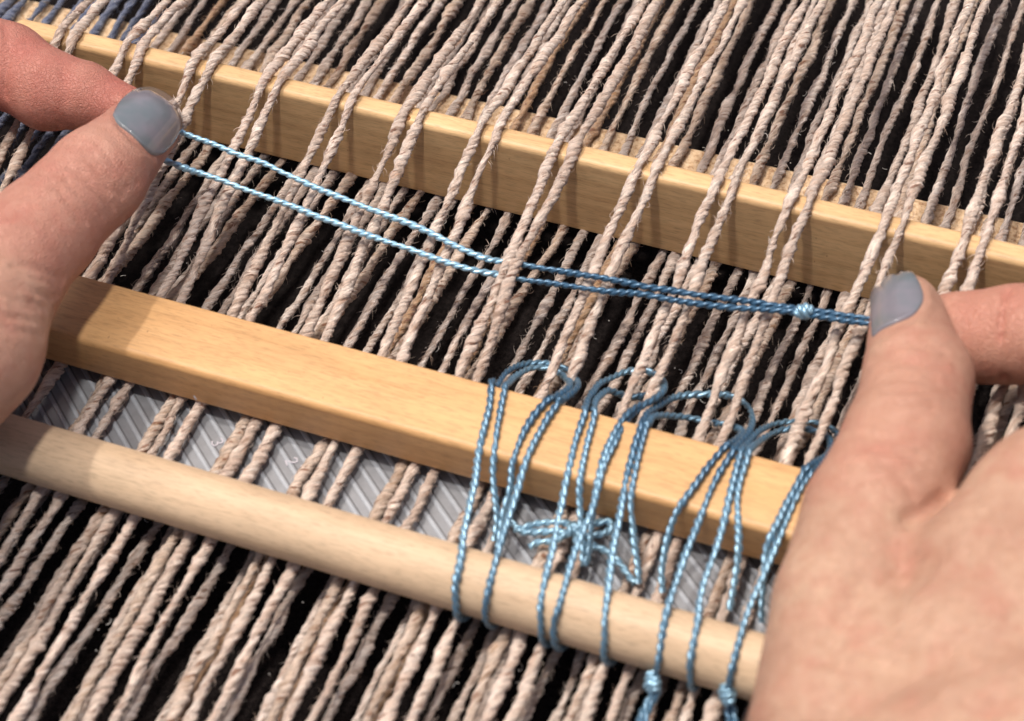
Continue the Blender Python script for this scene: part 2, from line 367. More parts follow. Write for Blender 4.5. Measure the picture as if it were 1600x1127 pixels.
mr = box_mesh('ridge', LR, .105, .02); mr.materials.append(M_RDG); mg = box_mesh('scored_line', LR, .035, .006); mg.materials.append(M_GRV)
x = -12.2
while x < 12.2:
    for me_, dx in ((mr, 0), (mg, .135)):
        o = bpy.data.objects.new(me_.name, me_)
        o.location = (x + dx + 1.25, -4.85 - (-5), .001); o.rotation_euler = (0, 0, ang); link(o, ruler)
    x += .53
def stroke(pts, wdt, z):
    pts = [np.array(p) for p in pts]; V = []; F = []
    for i_, p in enumerate(pts):
        d = pts[min(i_ + 1, len(pts) - 1)] - pts[max(i_ - 1, 0)]; d = d / np.linalg.norm(d); nn = np.array([-d[1], d[0]]) * wdt / 2
        for q in (p + nn, p - nn): V += [(q[0], q[1], z), (q[0], q[1], z - .012)]
    for i_ in range(len(pts) - 1):
        a_ = i_ * 4; F += [(a_, a_ + 2, a_ + 6, a_ + 4), (a_, a_ + 4, a_ + 5, a_ + 1), (a_ + 2, a_ + 3, a_ + 7, a_ + 6)]
    return V, F
GL = {'3': [(0, .9), (.3, 1), (.55, .85), (.5, .62), (.25, .52), (.55, .42), (.6, .15), (.3, 0), (0, .1)],
      '2': [(0, .8), (.2, 1), (.5, .95), (.55, .7), (.3, .35), (0, 0), (.6, 0)],
      '1': [(.1, .75), (.35, 1), (.35, 0)], '8': [(.3, .5), (.05, .72), (.3, 1), (.55, .72), (.3, .5), (0, .22), (.3, 0), (.6, .22), (.3, .5)]}
for px, py, ch in ((330, 690, '3'), (358, 696, '2'), (446, 720, '2'), (468, 724, '1'), (1212, 958, '8')):
    p = at(px, py, RZ + .02); c_, s_ = math.cos(R(-48)), math.sin(R(-48))
    q = [(p[0] + (.26) * (c_ * u - s_ * v), p[1] + (.26) * (s_ * u + c_ * v)) for u, v in GL[ch]]
    V, F = stroke(q, .035, RZ + .028); mesh_any('numeral', V, F, M_NUM, ruler)
# ---------------------------------------------------------------- warp threads
def raised_z(Y):
    Y = np.asarray(Y, float)
    f = np.interp(Y, [-60, -13, -7.5, -2.4, 4.3, 4.5, 4.95, 5.15, 22, 45], [.3, .55, .72, .74, 2.6, 2.74, 2.75, 2.7, 1.0, .2])
    return f
TOPX = [-14.16, -12.20, -10.17, -8.15, -6.09, -4.25, -2.22, -.22, 1.88, 3.81, 5.65, 7.88, 9.75, 11.7, 13.6]
LOWX = [-14.0, -12.1, -10.25, -8.32, -6.40, -4.45, -2.45, -.50, 1.45, 3.38, 5.29, 7.2, 9.15, 11.1, 13.05]
ORD = ['first', 'second', 'third', 'fourth', 'fifth', 'sixth', 'seventh', 'eighth', 'ninth', 'tenth', 'eleventh', 'twelfth', 'thirteenth', 'fourteenth', 'fifteenth', 'sixteenth', 'seventeenth', 'eighteenth', 'nineteenth']
Y0, Y1 = -14.2, 18.8
def warp(path, m, label, group, seed, r=1., fuzz=5, pitch=.78):
    V, F, U = yarn_geo(path, .096 * r, .032 * r, pitch * random.uniform(.8, 1.25), ds=.085, k=6, plies=3, seed=seed, fuzz=fuzz * 3.3, wob=.04, slub=.30, lump=.15, fuzzlen=.30, fr=.0052, twn=1.8)
    o = mesh('warp_thread', V, F, m, uv=U); tag(o, label, 'thread', group); return o
seed = 100
for i, (tx, lx) in enumerate(zip(TOPX, LOWX)):
    for s_ in (-1, 1):
        Yp = np.arange(Y0, Y1 + .01, .45)
        hw = np.interp(Yp, [-13, -4, 4.4, 5.6, 12, 19], [.24, .25, .215, .2, .2, .2])
        if i == 7: hw = hw - .09 * np.exp(-((Yp - 1.1) / 1.2) ** 2)
        xc = np.interp(Yp, [-12, -4.1, 4.7, 19], [lx - .05, lx, tx, tx + .15])
        X_ = xc + s_ * hw + .03 * snoise(Yp, 2.5, seed)
        Z_ = raised_z(Yp) + .02 * snoise(Yp, 3, seed + 1)
        if i == 7: Z_ += .30 * np.exp(-((Yp - 1.1) / 1.4) ** 2)      # picked up on the blue cord
        P = np.stack([X_, Yp, Z_], 1)
        # insert exact bends over the slat
        side = 'left' if s_ < 0 else 'right'
        warp(catmull(P, 5), M_UP, f'{side} strand of the {ORD[i]} raised beige thread pair from the left, over the slat', 'raised beige warp threads', seed, 1.0, 6)
        seed += 17
PIT = 1.96
def low_z(Y, q):
    if q == 3:   # joins the raised pair in front of the ruler
        return np.interp(Y, [-60, -13, -8.2, -5, -2.4, -1.8, 4, 6, 8.5, 20], [.3, .5, .60, .60, .58, .5, .05, 0, 0, 0])
    if q == 0: return np.interp(Y, [-60, -13, -7.2, -5, 4, 6, 8.5, 20], [.3, .3, .0, -.1, 0, 0, 0, 0])
    if q == 1:
        return np.interp(Y, [-60, -13, -7.2, -5, 4, 6, 8.5, 20], [-.3, -.3, -.25, -.1, 0, 0, 0, 0])
    return np.interp(Y, [-60, -13, -7.2, -5, 4, 6, 8.5, 20], [.1, .15, -.1, -.1, 0, 0, 0, 0])
lab = ['first', 'second', 'third', 'fourth']; nb = 0
for i in range(-3, 16):
    for q in range(4):
        off = (.36, .84, 1.36, 1.80)[q]
        if 0 <= i < 15: tx, lx = TOPX[i], LOWX[i]
        elif i < 0: tx, lx = TOPX[0] + i * 2.0, LOWX[0] + i * 1.92
        else: tx, lx = TOPX[14] + (i - 14) * 1.96, LOWX[14] + (i - 14) * 1.95
        Yp = np.arange(Y0, Y1 + .01, .5); r_ = np.random.default_rng(seed)
        X_ = np.interp(Yp, [-12, -4.1, 4.7, 19], [lx - .05, lx, tx + .08, tx + .25]) + off + r_.uniform(-.05, .05) + .05 * snoise(Yp, 3, seed)
        if q == 3: X_ = X_ - np.interp(Yp, [-13, -7.8, -3.5, 0], [.44, .46, .40, 0])
        Z_ = low_z(Yp, q) + r_.uniform(-.05, .05) + .03 * snoise(Yp, 3, seed + 1)
        P = np.stack([X_, Yp, Z_], 1); blue = tx + off < -13.9
        m = M_BL if blue else (M_MX if q == 3 else M_BR if (q == 2 and r_.random() < .3) else M_LO)
        if blue:
            L = f'dusty blue warp thread, {ORD[nb]} from the left edge of the warp'; nb += 1; G = 'dusty blue warp threads'
        elif i < 15:
            col = 'tan brown' if m is M_BR else 'silvery beige'
            L = f'{lab[q]} of four lower threads right of the {ORD[max(i,0)]} raised pair from left, {col}'; G = 'lower beige warp threads'
        else:
            L = f'{lab[q]} of four lower beige threads along the far right edge of the warp'; G = 'lower beige warp threads'
        warp(catmull(P, 3), m, L, G, seed, (.92, .88, .98, 1.0)[q], 6, .78); seed += 17
# ---------------------------------------------------------------- blue cotton string
def cord(name, path, parent=None, seed=0, r=1., n=10, painted_sheen=None):
    V, F, U = yarn_geo(catmull(path, n), .057 * r, .029 * r, .46, ds=.05, k=7, seed=seed, fuzz=5, slub=.16, wob=.022, hand=-1, fuzzlen=.2, fr=.003)
    o = mesh(name, V, F, M_COT, parent, uv=U)
    if painted_sheen is None: dv = .27 + .22 * np.sin(V[:, 1] * .9 + 6.5 + .5 * math.sin(seed * 1.7)) + .08 * np.sin(V[:, 0] * 2.3 + seed)  # loops painted lighter in front, darker behind, standing in for light on them
    elif callable(painted_sheen): dv = painted_sheen(V)
    else: dv = np.full(len(V), painted_sheen)
    a_ = o.data.attributes.new('painted_sheen', 'FLOAT', 'POINT'); a_.data.foreach_set('value', np.clip(dv, 0, 1).astype(np.float32)); return o
def yz_hit(px, py, chain):
    d = ray(px, py); best = None
    for (y0, z0), (y1, z1) in zip(chain[:-1], chain[1:]):
        # CC + t d on segment
        A = np.array([[d[1], -(y1 - y0)], [d[2], -(z1 - z0)]]); rhs = np.array([y0 - CC[1], z0 - CC[2]])
        if abs(np.linalg.det(A)) < 1e-9: continue
        t, s_ = np.linalg.solve(A, rhs)
        if -1e-6 <= s_ <= 1 + 1e-6 and (best is None or t < best): best = t
    if best is None:
        return None
    return CC + d * best
CR_ = .095
arc = [(DY + (DR + CR_) * math.cos(R(t)), DZ + (DR + CR_) * math.sin(R(t))) for t in range(75, -110, -8)]
# top of stick, over its front edge, straight to the dowel, then round the dowel's front
arcF = [(DY + (DR + CR_) * math.cos(R(t)), DZ + (DR + CR_) * math.sin(R(t))) for t in range(100, 262, 9)]
CH_F = [(-1.2, 1.15), (SY1 + .03, SZ1 + CR_), (SY0 - .02, SZ1 + CR_), (SY0 - CR_ - .03, SZ1 - .05)] + arcF
CH_B = [(-1.2, 1.15), (SY1 + .03, SZ1 + CR_), (SY0 - .02, SZ1 + CR_), (SY0 - CR_ - .03, SZ1 - .05), (-5.75, .95), (-6.3, .62)]
def px8(x, y): return 650 + x / 1.797, 500 + y / 1.797
def leg_path(pts, chain):
    out = []
    for p in pts:
        h = yz_hit(*px8(*p), chain)
        if h is not None: out.append(h)
    return out
def U_path(pts, chain=None):
    out = []
    for x, y, z in pts:
        p = at(*px8(x, y), z)
        if p[1] < SY1 + .12 and z < SZ1 + CR_:           # would run through the stick: lay it on the stick instead
            h = yz_hit(*px8(x, y), CH_F); p = h if h is not None else p
        out.append(p)
    return out
def wrap_end(P, side=1):
    """continue a front leg round underneath the dowel"""
    p = P[-1]; a0 = math.atan2(p[2] - DZ, p[1] - DY); out = []
    a0 = a0 if a0 > 0 else a0 + 2 * math.pi
    for k in range(1, 6):
        t = a0 + k * R(26); out.append(np.array([p[0] + side * .035 * k, DY + (DR + CR_) * math.cos(t), DZ + (DR + CR_) * math.sin(t)]))
    return P + out
def loop(parent, legL, chL, U, legR, chR, seed, wrapL=True, wrapR=True):
    A = leg_path(legL, chL); B_ = leg_path(legR, chR)
    if chL is CH_F and wrapL: A = wrap_end(A)
    if chR is CH_F and wrapR: B_ = wrap_end(B_)
    Up = U_path(U)
    def corner(a, b):      # where the string bends over the stick's back edge
        if not (a[1] < SY1 and b[1] > SY1): return []
        t = (SY1 - a[1]) / (b[1] - a[1]); return [np.array([a[0] + (b[0] - a[0]) * t, SY1 - .05, SZ1 + CR_]), np.array([a[0] + (b[0] - a[0]) * min(1, t + .15), SY1 + CR_, SZ1 - .03])]
    iA = next((i for i, p in enumerate(Up) if p[1] > SY1), 0); iB = next((i for i in range(len(Up) - 1, -1, -1) if Up[i][1] > SY1), len(Up) - 1)
    a_ = Up[iA - 1] if iA else A[0]; b_ = Up[iB + 1] if iB < len(Up) - 1 else B_[0]
    P = A[::-1] + Up[:iA] + corner(a_, Up[iA]) + Up[iA:iB + 1] + corner(b_, Up[iB])[::-1] + Up[iB + 1:] + B_
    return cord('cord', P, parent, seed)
def heddle(label, seed):
    h = empty('string_heddle', (0, -4, SZ1)); return tag(h, label, 'string heddle', 'blue string heddles tied round stick and dowel')
h1 = heddle('leftmost blue string heddle, looped over the flat stick and round the dowel', 1)
loop(h1, [(205, 245), (190, 310), (175, 390), (150, 520), (120, 680), (108, 750), (112, 800)], CH_F,
     [(222, 190, 1.75), (255, 145, 1.2), (320, 122, .62), (395, 128, .55), (445, 158, .8), (452, 190, 1.5)],
     [(405, 225), (360, 290), (318, 370), (280, 500), (235, 630), (200, 760), (192, 820)], CH_F, 11)
loop(h1, [(240, 245), (225, 330), (215, 430), (225, 560), (219, 620)], CH_B,
     [(250, 200, 1.8), (275, 160, 1.25), (325, 136, .7), (385, 140, .6), (425, 165, .9), (432, 188, 1.5)],
     [(375, 220), (330, 270), (295, 325), (270, 400), (266, 470), (245, 560), (230, 640)], CH_B, 12)
h2 = heddle('second blue string heddle from the left, its legs crossing at the stick edge', 2)
loop(h2, [(475, 260), (450, 340), (420, 460), (400, 560), (370, 700), (348, 800), (350, 850)], CH_F,
     [(488, 215, 1.7), (520, 178, 1.1), (575, 150, .65), (640, 143, .55), (688, 165, .8), (690, 205, 1.4)],
     [(610, 262), (555, 350), (515, 440), (490, 540), (450, 640), (400, 800), (388, 850)], CH_F, 13)
loop(h2, [(500, 262), (482, 350), (462, 440), (458, 520), (465, 610), (470, 690)], CH_B,
     [(508, 225, 1.75), (535, 200, 1.15), (580, 210, .75), (625, 215, .65), (665, 205, .9), (668, 222, 1.4)],
     [(592, 265), (540, 345), (512, 440), (500, 540), (490, 620), (476, 690)], CH_B, 14)
h3 = heddle('third blue string heddle from the left, the widest loop with a knotted tail', 3)
loop(h3, [(630, 290), (605, 380), (582, 500), (560, 600), (545, 700), (528, 830), (528, 890)], CH_F,
     [(650, 262, 1.8), (680, 240, 1.25), (730, 218, .7), (805, 206, .5), (885, 215, .55), (935, 250, .8), (938, 300, 1.3)],
     [(890, 368), (832, 470), (782, 600), (740, 700), (702, 830), (680, 960), (676, 1000)], CH_F, 15, wrapR=False)
loop(h3, [(650, 292), (622, 400), (602, 500), (612, 600), (622, 690), (622, 740)], CH_B,
     [(665, 272, 1.8), (700, 268, 1.3), (760, 275, .8), (820, 288, .7), (880, 298, .8), (915, 315, 1.3)],
     [(872, 350), (805, 430), (750, 510), (712, 600), (692, 700), (690, 765)], CH_B, 16)
h4 = heddle('rightmost blue string heddle beside the right hand, ending in a small knot', 4)
loop(h4, [(905, 400), (880, 500), (850, 620), (810, 740), (788, 850), (768, 950), (768, 1000)], CH_F,
     [(925, 350, 1.8), (960, 315, 1.25), (1010, 292, .7), (1080, 285, .5), (1145, 292, .55), (1185, 325, .8), (1175, 370, 1.3)],
     [(1108, 430), (1070, 490), (1020, 610), (965, 740), (915, 870), (888, 970), (876, 1035)], CH_F, 17, wrapR=False)
loop(h4, [(928, 395), (905, 490), (906, 600), (898, 700), (880, 815)], CH_B,
     [(945, 355, 1.8), (975, 330, 1.3), (1015, 312, .8), (1070, 305, .65), (1120, 312, .7), (1160, 335, .9), (1160, 375, 1.4)],
     [(1088, 430), (1045, 500), (1005, 590), (985, 660), (975, 760), (972, 850)], CH_B, 18)
def knot(name, c, ax, r, parent, seed, turns=3, minor=.8):
    """a few wraps of string round an axis"""
    ax = np.array(ax, float); ax /= np.linalg.norm(ax); u = np.cross(ax, [.2, .3, .9]); u /= np.linalg.norm(u); v = np.cross(ax, u)
    t = np.linspace(0, 2 * np.pi * turns, 14 * turns); L = np.linspace(-.5, .5, len(t)) * r * 2.0
    rr = r * (1 - .35 * (2 * np.abs(L) / (r * 2)) ** 2)
    P = c + ax * L[:, None] + u * (rr * np.cos(t))[:, None] * minor + v * (rr * np.sin(t))[:, None]
    P = np.vstack([c - ax * r * 1.25, P, c + ax * r * 1.25])
    return cord(name, P, parent, seed, 1.0, 3, .62)  # the knot's brighter sheen is painted into its colour
k3 = yz_hit(*px8(674, 1010), CH_F); k4 = yz_hit(*px8(874, 1050), CH_F)
for kk, hh, tl, sd in ((k3, h3, [(664, 1045, 1.1), (650, 1075, .95), (635, 1110, .9), (622, 1160, .88)], 21), (k4, h4, [(876, 1090, 1.05), (882, 1130, .95), (900, 1180, .88)], 22)):
    if kk is None: kk = at(*px8(tl[0][0], tl[0][1] - 30), 1.2)
    knot('knot', kk, (.3, -.8, -.5), .15, hh, sd)
    for e in (0, 1):
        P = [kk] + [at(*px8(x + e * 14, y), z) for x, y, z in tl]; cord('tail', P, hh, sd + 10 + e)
# small tied bow of the same string lying between stick and dowel
bow = empty('tied_string_bow', at(900, 830, .9)); tag(bow, 'small knotted scrap of blue string lying between the flat stick and dowel', 'string knot')
bw = lambda L: [at(*px8(x, y), z) for x, y, z in L]
cord('cord', bw([(265, 560, 1.0), (290, 585, 1.0), (335, 575, 1.05), (400, 570, 1.1), (470, 578, 1.1), (535, 562, 1.1), (548, 585, 1.1), (520, 602, 1.1), (470, 606, 1.05), (400, 592, 1.05), (340, 598, 1.0), (300, 598, 1.0), (278, 590, .98)]), bow, 41, painted_sheen=.7)
cord('cord', bw([(318, 638, .95), (345, 625, 1.0), (390, 622, 1.05), (430, 600, 1.15), (440, 575, 1.2), (455, 600, 1.15), (450, 625, 1.05), (500, 635, 1.0), (545, 655, 1.0), (580, 695, .98), (615, 740, .95)]), bow, 42, painted_sheen=.7)
knot('knot', at(*px8(452, 592), 1.1), (1, -.1, 0), .13, bow, 43, 2)
# the string pulled between the two hands
pull = empty('pulled_string', at(790, 420, 1.8)); tag(pull, 'blue string stretched between both hands, passing under one thread pair, with a knot', 'string')
def follow(pts, dz):
    out = []
    for px, py, e in pts:
        z = 1.6
        for _ in range(30):
            q = at(px, py, z); z = .5 * z + .5 * (raised_z(q[1]) + dz + e)
        out.append(q)
    return out
c1 = follow([(255, 192, .9), (283, 206, .75), (400, 252, .5), (520, 303, .33), (650, 355, .2), (740, 396, .1), (782, 408, -.12), (815, 414, -.05), (900, 428, .12), (960, 438, .2), (1010, 448, .22), (1100, 463, .22), (1200, 476, .3), (1258, 484, .4), (1330, 494, .55), (1372, 500, .7)], .2)
c2 = follow([(250, 250, .9), (272, 257, .75), (400, 302, .5), (520, 347, .33), (650, 392, .2), (730, 420, .1), (775, 430, -.12), (815, 437, -.05), (900, 448, .12), (960, 456, .2), (1010, 462, .22), (1100, 475, .22), (1200, 485, .3), (1258, 492, .4), (1330, 502, .55), (1372, 508, .7)], .2)
pull_sheen = lambda V: .0 + .9 / (1 + np.exp((V[:, 0] + .35) / .22))  # bright left half and dull right half: sheen painted along the string
cord('cord', c1, pull, 51, 1.0, painted_sheen=pull_sheen); cord('cord', c2, pull, 52, 1.0, painted_sheen=pull_sheen)
kc = follow([(1256, 487, .42)], .2)[0]; knot('knot', kc, (1, .1, .1), .14, pull, 53, 3)
# ---------------------------------------------------------------- lint
def lint(name, n_, zone, label, size, seed, kk=4):
    r = np.random.default_rng(seed); Vs, Fs = [], []; off = 0
    for _ in range(n_):
        c = np.array([r.uniform(*zone[0]), r.uniform(*zone[1]), zone[2](r)]); L = r.uniform(.4, 1) * size
        if r.random() < .45:   # speck
            s_ = L * .16; pts = r.normal(size=(6, 3)); pts /= np.linalg.norm(pts, axis=1)[:, None]
            o = np.array([[1, 0, 0], [-1, 0, 0], [0, 1, 0], [0, -1, 0], [0, 0, 1], [0, 0, -1]]) * s_ * r.uniform(.5, 1.3, (6, 1))
            Vs.append(c + o); f = [(0, 2, 4), (2, 1, 4), (1, 3, 4), (3, 0, 4), (2, 0, 5), (1, 2, 5), (3, 1, 5), (0, 3, 5)]
            Fs += [tuple(off + q for q in t) for t in f]; off += 6
        else:                   # curled fibre
            t = np.linspace(0, 1, 7); a0 = r.uniform(0, 6.28); w_ = r.uniform(-4, 4)
            P = c + np.stack([np.cos(a0 + w_ * t) * t, np.sin(a0 + w_ * t) * t, .3 * np.sin(3 * t + a0)], 1) * L
            T, N, B = frames(P); V, F, _u = tube(P, N, B, np.full(7, .007), 3, t, 0, 0); Vs.append(V)
            for q in F: Fs += [(off + q[0], off + q[1], off + q[2]), (off + q[0], off + q[2], off + q[3])]
            off += len(V)
    o = mesh(name, np.vstack(Vs), np.array(Fs), M_LNT); return tag(o, label, 'lint', kind='stuff')
lint('lint', 800, ((-20, 17), (-14, 19), lambda r: r.uniform(-.35, .25)), 'white lint and loose fibres caught on and between the warp threads', .17, 5)
# ---------------------------------------------------------------- hands (signed distance field -> surface nets)
def cap(P, A, ra, B, rb):
    A = np.asarray(A, np.float32); B = np.asarray(B, np.float32); d = B - A; L2 = float(d.dot(d))
    t = np.clip(((P - A) @ d) / L2, 0, 1); return np.linalg.norm(P - A - t[..., None] * d, axis=-1) - (ra + (rb - ra) * t)
def smin(a, b, k):
    h = np.clip(.5 + .5 * (b - a) / k, 0, 1); return b * (1 - h) + a * h - k * h * (1 - h)
def seg_dist(P, poly):
    best = None
    for A, B in zip(poly[:-1], poly[1:]):
        d = B - A; t = np.clip(((P - A) @ d) / float(d.dot(d)), 0, 1); q = np.linalg.norm(P - A - t[..., None] * d, axis=-1)
        best = q if best is None else np.minimum(best, q)
    return best
def surface_nets(f, lo, hi, h):
    nx, ny, nz = [int((b - a) / h) + 2 for a, b in zip(lo, hi)]
    gx = (lo[0] + h * np.arange(nx)).astype(np.float32); gy = (lo[1] + h * np.arange(ny)).astype(np.float32); gz = (lo[2] + h * np.arange(nz)).astype(np.float32)
    D = np.empty((nx, ny, nz), np.float32)
    for i_ in range(0, nx, 12):
        P = np.stack(np.meshgrid(gx[i_:i_ + 12], gy, gz, indexing='ij'), -1); D[i_:i_ + 12] = f(P)
    S = D < 0; cc = np.zeros((nx - 1, ny - 1, nz - 1), np.int16)
    for a_ in (0, 1):
        for b_ in (0, 1):
            for c_ in (0, 1): cc += S[a_:nx - 1 + a_, b_:ny - 1 + b_, c_:nz - 1 + c_]
    cells = np.argwhere((cc > 0) & (cc < 8)); idx = -np.ones(cc.shape, np.int32); idx[tuple(cells.T)] = np.arange(len(cells))
    acc = np.zeros((len(cells), 3)); cnt = np.zeros(len(cells))
    cor = [(a_, b_, c_) for a_ in (0, 1) for b_ in (0, 1) for c_ in (0, 1)]
    for p in cor:
        for ax in range(3):
            if p[ax]: continue
            q = list(p); q[ax] = 1
            d0 = D[cells[:, 0] + p[0], cells[:, 1] + p[1], cells[:, 2] + p[2]]; d1 = D[cells[:, 0] + q[0], cells[:, 1] + q[1], cells[:, 2] + q[2]]
            m_ = (d0 < 0) != (d1 < 0); t = np.where(m_, d0 / np.where(m_, d0 - d1, 1), 0)
            v = np.tile(np.array(p, float), (len(cells), 1)); v[:, ax] += t; acc += v * m_[:, None]; cnt += m_
    V = (cells + acc / cnt[:, None]) * h + np.array(lo)
    Fs = []
    for ax in range(3):
        s0 = [slice(None)] * 3; s1 = [slice(None)] * 3; s0[ax] = slice(0, -1); s1[ax] = slice(1, None)
        A = S[tuple(s0)]; B = S[tuple(s1)]; E = np.argwhere(A != B); u_, v_ = [(1, 2), (2, 0), (0, 1)][ax]
        sh = cc.shape; ok = (E[:, u_] > 0) & (E[:, v_] > 0) & (E[:, u_] < sh[u_]) & (E[:, v_] < sh[v_]); E = E[ok]
        ins = A[tuple(E.T)]
        def cell(du, dv):
            q = E.copy(); q[:, u_] -= du; q[:, v_] -= dv; return idx[tuple(q.T)]
        q = np.stack([cell(0, 0), cell(1, 0), cell(1, 1), cell(0, 1)], 1); q[~ins] = q[~ins][:, ::-1]; Fs.append(q)
    return V, np.vstack(Fs)[:, :]
def march(f, px, py):
    d = ray(px, py); d = d / np.linalg.norm(d); t = 20.
    for _ in range(120):
        s_ = float(f((CC + d * t)[None].astype(np.float32))[0])
        if s_ < .002: break
        t += max(s_ * .8, .002)
        if t > 80: return None
    return CC + d * t
def grad(f, p):
    e = .05; q = np.array([p + np.array(v) * e for v in ((1, 0, 0), (-1, 0, 0), (0, 1, 0), (0, -1, 0), (0, 0, 1), (0, 0, -1))], np.float32); v = f(q)
    n_ = np.array([v[0] - v[1], v[2] - v[3], v[4] - v[5]]); return n_ / np.linalg.norm(n_)
def chain(pts): return [(at(px, py, z), r) for px, py, z, r in pts]
def wrinkles(c, along, across, n, seed, dep=.05):
    r = np.random.default_rng(seed); out = []; c = np.array(c, float); along = np.array(along, float); across = np.array(across, float)
    for k in range(n):
        o = c + along * (k / (n - 1) - .5) + along * r.uniform(-.03, .03); a0, a1 = r.uniform(-.5, -.2), r.uniform(.2, .5); bow = r.uniform(-.12, .12)
        out.append(([tuple(o + across * t + along * bow * (1 - (2 * t) ** 2) * 1.0 + r.normal(size=2) * 1.2) for t in np.linspace(a0, a1, 5)], dep * r.uniform(.5, 1.1), .085))
    return out
def make_hand(label, fingers, palm, creases, dents, nail_outline, nail_center, M, kpalm, fold=()):
    fg = [chain(c) for c in fingers]; pl = [(at(*a_[:3]), a_[3], at(*b_[:3]), b_[3]) for a_, b_ in palm]
    def base(P):
        d = None
        for ch in fg:
            q = None
            for (A, ra), (B, rb) in zip(ch[:-1], ch[1:]):
                c = cap(P, A, ra, B, rb); q = c if q is None else smin(q, c, .22)
            d = q if d is None else smin(d, q, .09)
        for A, ra, B, rb in pl: d = smin(d, cap(P, A, ra, B, rb), kpalm)
        return d
    cr = []
    creases = list(creases) + list(dents) + [([tuple(p) for p in fold], -.07, .11)]
    for pts, dep, wd in creases:
        wd = max(wd, .085)
        q = [march(base, *p) for p in pts]; q = [x for x in q if x is not None]
        if len(q) > 1: cr.append(([np.array(x, np.float32) for x in q], dep, wd))
    def full(P):
        d = base(P)
        m_ = np.abs(d) < .3
        if m_.any():
            Q = P[m_]; dd = np.zeros(len(Q), np.float32)
            for poly, dep, wd in cr:
                lo_ = np.min(poly, 0) - 3 * wd; hi_ = np.max(poly, 0) + 3 * wd; k_ = np.all((Q > lo_) & (Q < hi_), 1)
                if k_.any(): dd[k_] += dep * np.exp(-(seg_dist(Q[k_], poly) / wd) ** 2)
            d = d.copy(); d[m_] += dd
        # gentle irregularity of flesh
        d = d + .018 * np.sin(P[..., 0] * 2.1 + 1.3 * np.sin(P[..., 1] * 1.7)) * np.sin(P[..., 1] * 2.4 + P[..., 2] * 1.9)
        return d
    allp = np.array([p for ch in fg for p, r in ch] + [x for A, ra, B, rb in pl for x in (A, B)]); rm = max([r for ch in fg for p, r in ch] + [max(ra, rb) for A, ra, B, rb in pl])
    lo = allp.min(0) - rm - .2; hi = allp.max(0) + rm + .2
    V, F = surface_nets(full, lo, hi, .062)
    root = empty('hand', allp.mean(0)); tag(root, label, 'hand')
    sk = mesh('skin', V, F, M, root)
    fl = np.zeros(len(V), np.float32); Vf = V.astype(np.float32)
    for ci, amt in ((0, .3), (1, .7)):                # blood shows more in the fingers, most towards the tips
        for (A, ra), (B, rb) in list(zip(fg[ci][:-1], fg[ci][1:]))[:3]:
            fl = np.maximum(fl, amt * np.clip(1 - cap(Vf, A, ra, B, rb) / .25, 0, 1))
    at_ = sk.data.attributes.new('flush', 'FLOAT', 'POINT'); at_.data.foreach_set('value', fl)
    # nail plate: traced outline laid on the thumb, domed, with a lip
    ctr = np.array(nail_center, float); out = np.array(nail_outline, float)
    outd = catmull(np.vstack([out, out[:1]]), 4)[:-1]; m_ = len(outd); rings = [0, .2, .4, .6, .78, .9, .97, 1.0, 1.015, 1.0]
    cp = march(base, *ctr); nn = grad(base, cp)
    ax = fg[0][0][0] - fg[0][1][0]; ax = ax - ax.dot(nn) * nn; ax /= np.linalg.norm(ax); bx = np.cross(nn, ax)
    def dome(px, py, extra=0.):
        d = ray(px, py); lift = .05 + extra; q = cp
        for _ in range(12):
            v = q - cp; x_ = v.dot(ax); y_ = v.dot(bx); hh = lift - y_ * y_ / (2 * .95) - x_ * x_ / (2 * 3.2)
            c0 = cp + nn * hh; t = (c0 - CC).dot(nn) / d.dot(nn); q2 = CC + d * t
            # keep the in-plane step damped near grazing rays
            q = q + .6 * (q2 - q)
        return q
    VV = []
    for ri, rr in enumerate(rings):
        for p in outd:
            q = ctr + (p - ctr) * min(rr, 1.0); z_ = dome(*q)
            VV.append(z_ + nn * (0 if ri < 7 else (-.012, -.05, -.14)[ri - 7]))
    VV = np.array(VV)
    for _ in range(6):
        fv = base(VV.astype(np.float32)); lim = np.repeat([.07] * 7 + [.05, 0, -.1], m_); VV = VV + nn * np.clip(lim - fv, 0, None)[:, None]
    VV = VV.reshape(len(rings), m_, 3)
    VV = VV.reshape(-1, 3); FF = []
    for a_ in range(len(rings) - 1):
        for b_ in range(m_): FF.append((a_ * m_ + b_, (a_ + 1) * m_ + b_, (a_ + 1) * m_ + (b_ + 1) % m_, a_ * m_ + (b_ + 1) % m_))
    mesh('fingernail', VV, FF[m_ * 0:], M_NAIL, root)
    return root
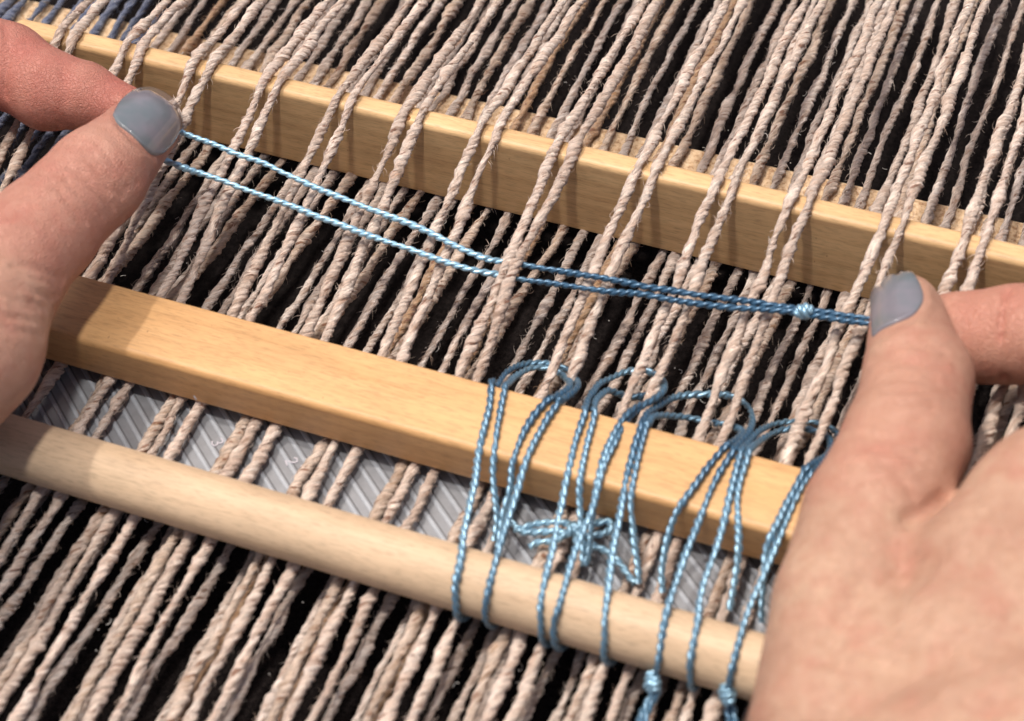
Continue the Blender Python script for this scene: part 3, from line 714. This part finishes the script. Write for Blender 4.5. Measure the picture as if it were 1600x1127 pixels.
make_hand('left hand pinching the light blue string, thumb with grey polished nail uppermost',
    fingers=[[(226, 200, 3.75, .84), (152, 276, 4.25, 1.14), (70, 358, 4.5, 1.2), (10, 425, 4.6, 1.3), (-62, 540, 4.7, 1.6)],
             [(192, 172, 2.95, .66), (130, 150, 3.15, .82), (75, 140, 3.25, .99), (12, 104, 3.4, 1.08), (-60, 80, 3.6, 1.12), (-190, 110, 4.3, 1.2)],
             [(-110, 190, 2.2, .75), (-150, 200, 2.6, .9), (-230, 190, 3.9, 1.1)],
             [(-120, 280, 2.0, .75), (-170, 290, 2.6, .9), (-250, 290, 4.0, 1.1)]],
    palm=[((-62, 540, 4.7, 1.6), (-190, 690, 4.9, 1.7)), ((-150, 520, 4.4, 1.8), (-260, 300, 4.2, 1.7)), ((-190, 690, 4.9, 1.7), (-330, 640, 4.8, 2.0)), ((-330, 640, 4.8, 2.0), (-330, 250, 4.3, 1.3))],
    creases=[([(8, 40), (14, 90), (8, 150)], .07, .10), ([(98, 110), (104, 150), (98, 195)], .035, .10),
             ([(112, 262), (150, 275), (190, 310)], .035, .05), ([(100, 278), (140, 290), (178, 325)], .03, .05), ([(128, 250), (165, 262), (205, 296)], .025, .05),
             ([(0, 462), (40, 470), (90, 482)], .05, .06), ([(10, 495), (50, 500), (88, 500)], .045, .05), ([(0, 440), (45, 448), (80, 470)], .03, .06),
             ([(176, 190), (205, 225), (238, 250)], .04, .06)],
    dents=wrinkles((150, 285), (-60, 62), (75, 80), 8, 3) + wrinkles((45, 470), (-20, 90), (90, 20), 7, 4, .065) + wrinkles((20, 100), (40, 20), (-30, 110), 4, 8, .02), nail_outline=[(176, 180), (190, 155), (213, 138), (240, 136), (268, 150), (283, 172), (281, 205), (268, 228), (240, 243), (222, 233), (200, 212), (183, 196)],
    nail_center=(230, 190), fold=[(186, 158), (170, 180), (178, 202), (198, 222), (220, 243), (243, 255), (268, 240)], M=M_SKL, kpalm=.7)
make_hand('right hand over the dowel end, thumb with grey polished nail pinching the knotted string',
    fingers=[[(1415, 482, 3.3, .76), (1434, 590, 3.8, 1.13), (1416, 690, 4.0, 1.26), (1366, 805, 4.0, 1.38), (1325, 950, 4.0, 1.42), (1325, 1150, 4.2, 1.85)],
             [(1450, 520, 2.5, .80), (1500, 528, 2.75, .98), (1556, 525, 2.95, 1.0), (1588, 522, 3.05, 1.06), (1700, 525, 3.4, 1.12), (1830, 640, 4.2, 1.3)],
             [(1700, 680, 2.2, .8), (1740, 700, 2.8, 1.0), (1850, 760, 3.9, 1.2)]],
    palm=[((1540, 905, 4.9, 1.45), (1655, 806, 4.7, 1.66)), ((1655, 806, 4.7, 1.66), (1850, 680, 4.5, 1.5)), ((1500, 1050, 5.0, 1.6), (1700, 960, 5.0, 2.0)), ((1460, 1260, 5.1, 2.0), (1750, 1150, 5.2, 2.3))],
    creases=[([(1574, 452), (1563, 516), (1570, 594)], .09, .09), ([(1480, 775), (1450, 795), (1418, 812)], .16, .16), ([(1345, 915), (1320, 965), (1288, 1025)], .2, .26), ([(1560, 960), (1500, 1040), (1450, 1127)], -.07, .22), ([(1500, 850), (1440, 930), (1400, 1000)], -.06, .25), ([(1600, 1060), (1560, 1090), (1530, 1127)], .1, .2),
             ([(1375, 580), (1420, 592), (1460, 586)], .03, .05), ([(1372, 598), (1420, 608), (1465, 602)], .03, .05), ([(1378, 562), (1410, 572), (1445, 568)], .025, .05),
             ([(1370, 640), (1420, 650), (1470, 640)], .02, .06), ([(1375, 722), (1405, 738), (1425, 775)], .04, .12)],
    dents=wrinkles((1428, 590), (-6, 95), (130, 8), 9, 5) + wrinkles((1400, 700), (-15, 90), (120, 5), 5, 6, .04) + wrinkles((1400, 1000), (60, 200), (190, -120), 6, 9, .03), nail_outline=[(1361, 449), (1373, 431), (1391, 421), (1409, 422), (1430, 434), (1441, 452), (1441, 473), (1427, 498), (1403, 513), (1379, 525), (1366, 534), (1361, 507), (1359, 475)],
    nail_center=(1402, 470), fold=[(1448, 448), (1452, 475), (1436, 506), (1408, 524), (1382, 538), (1364, 548)], M=M_SKR, kpalm=.55)
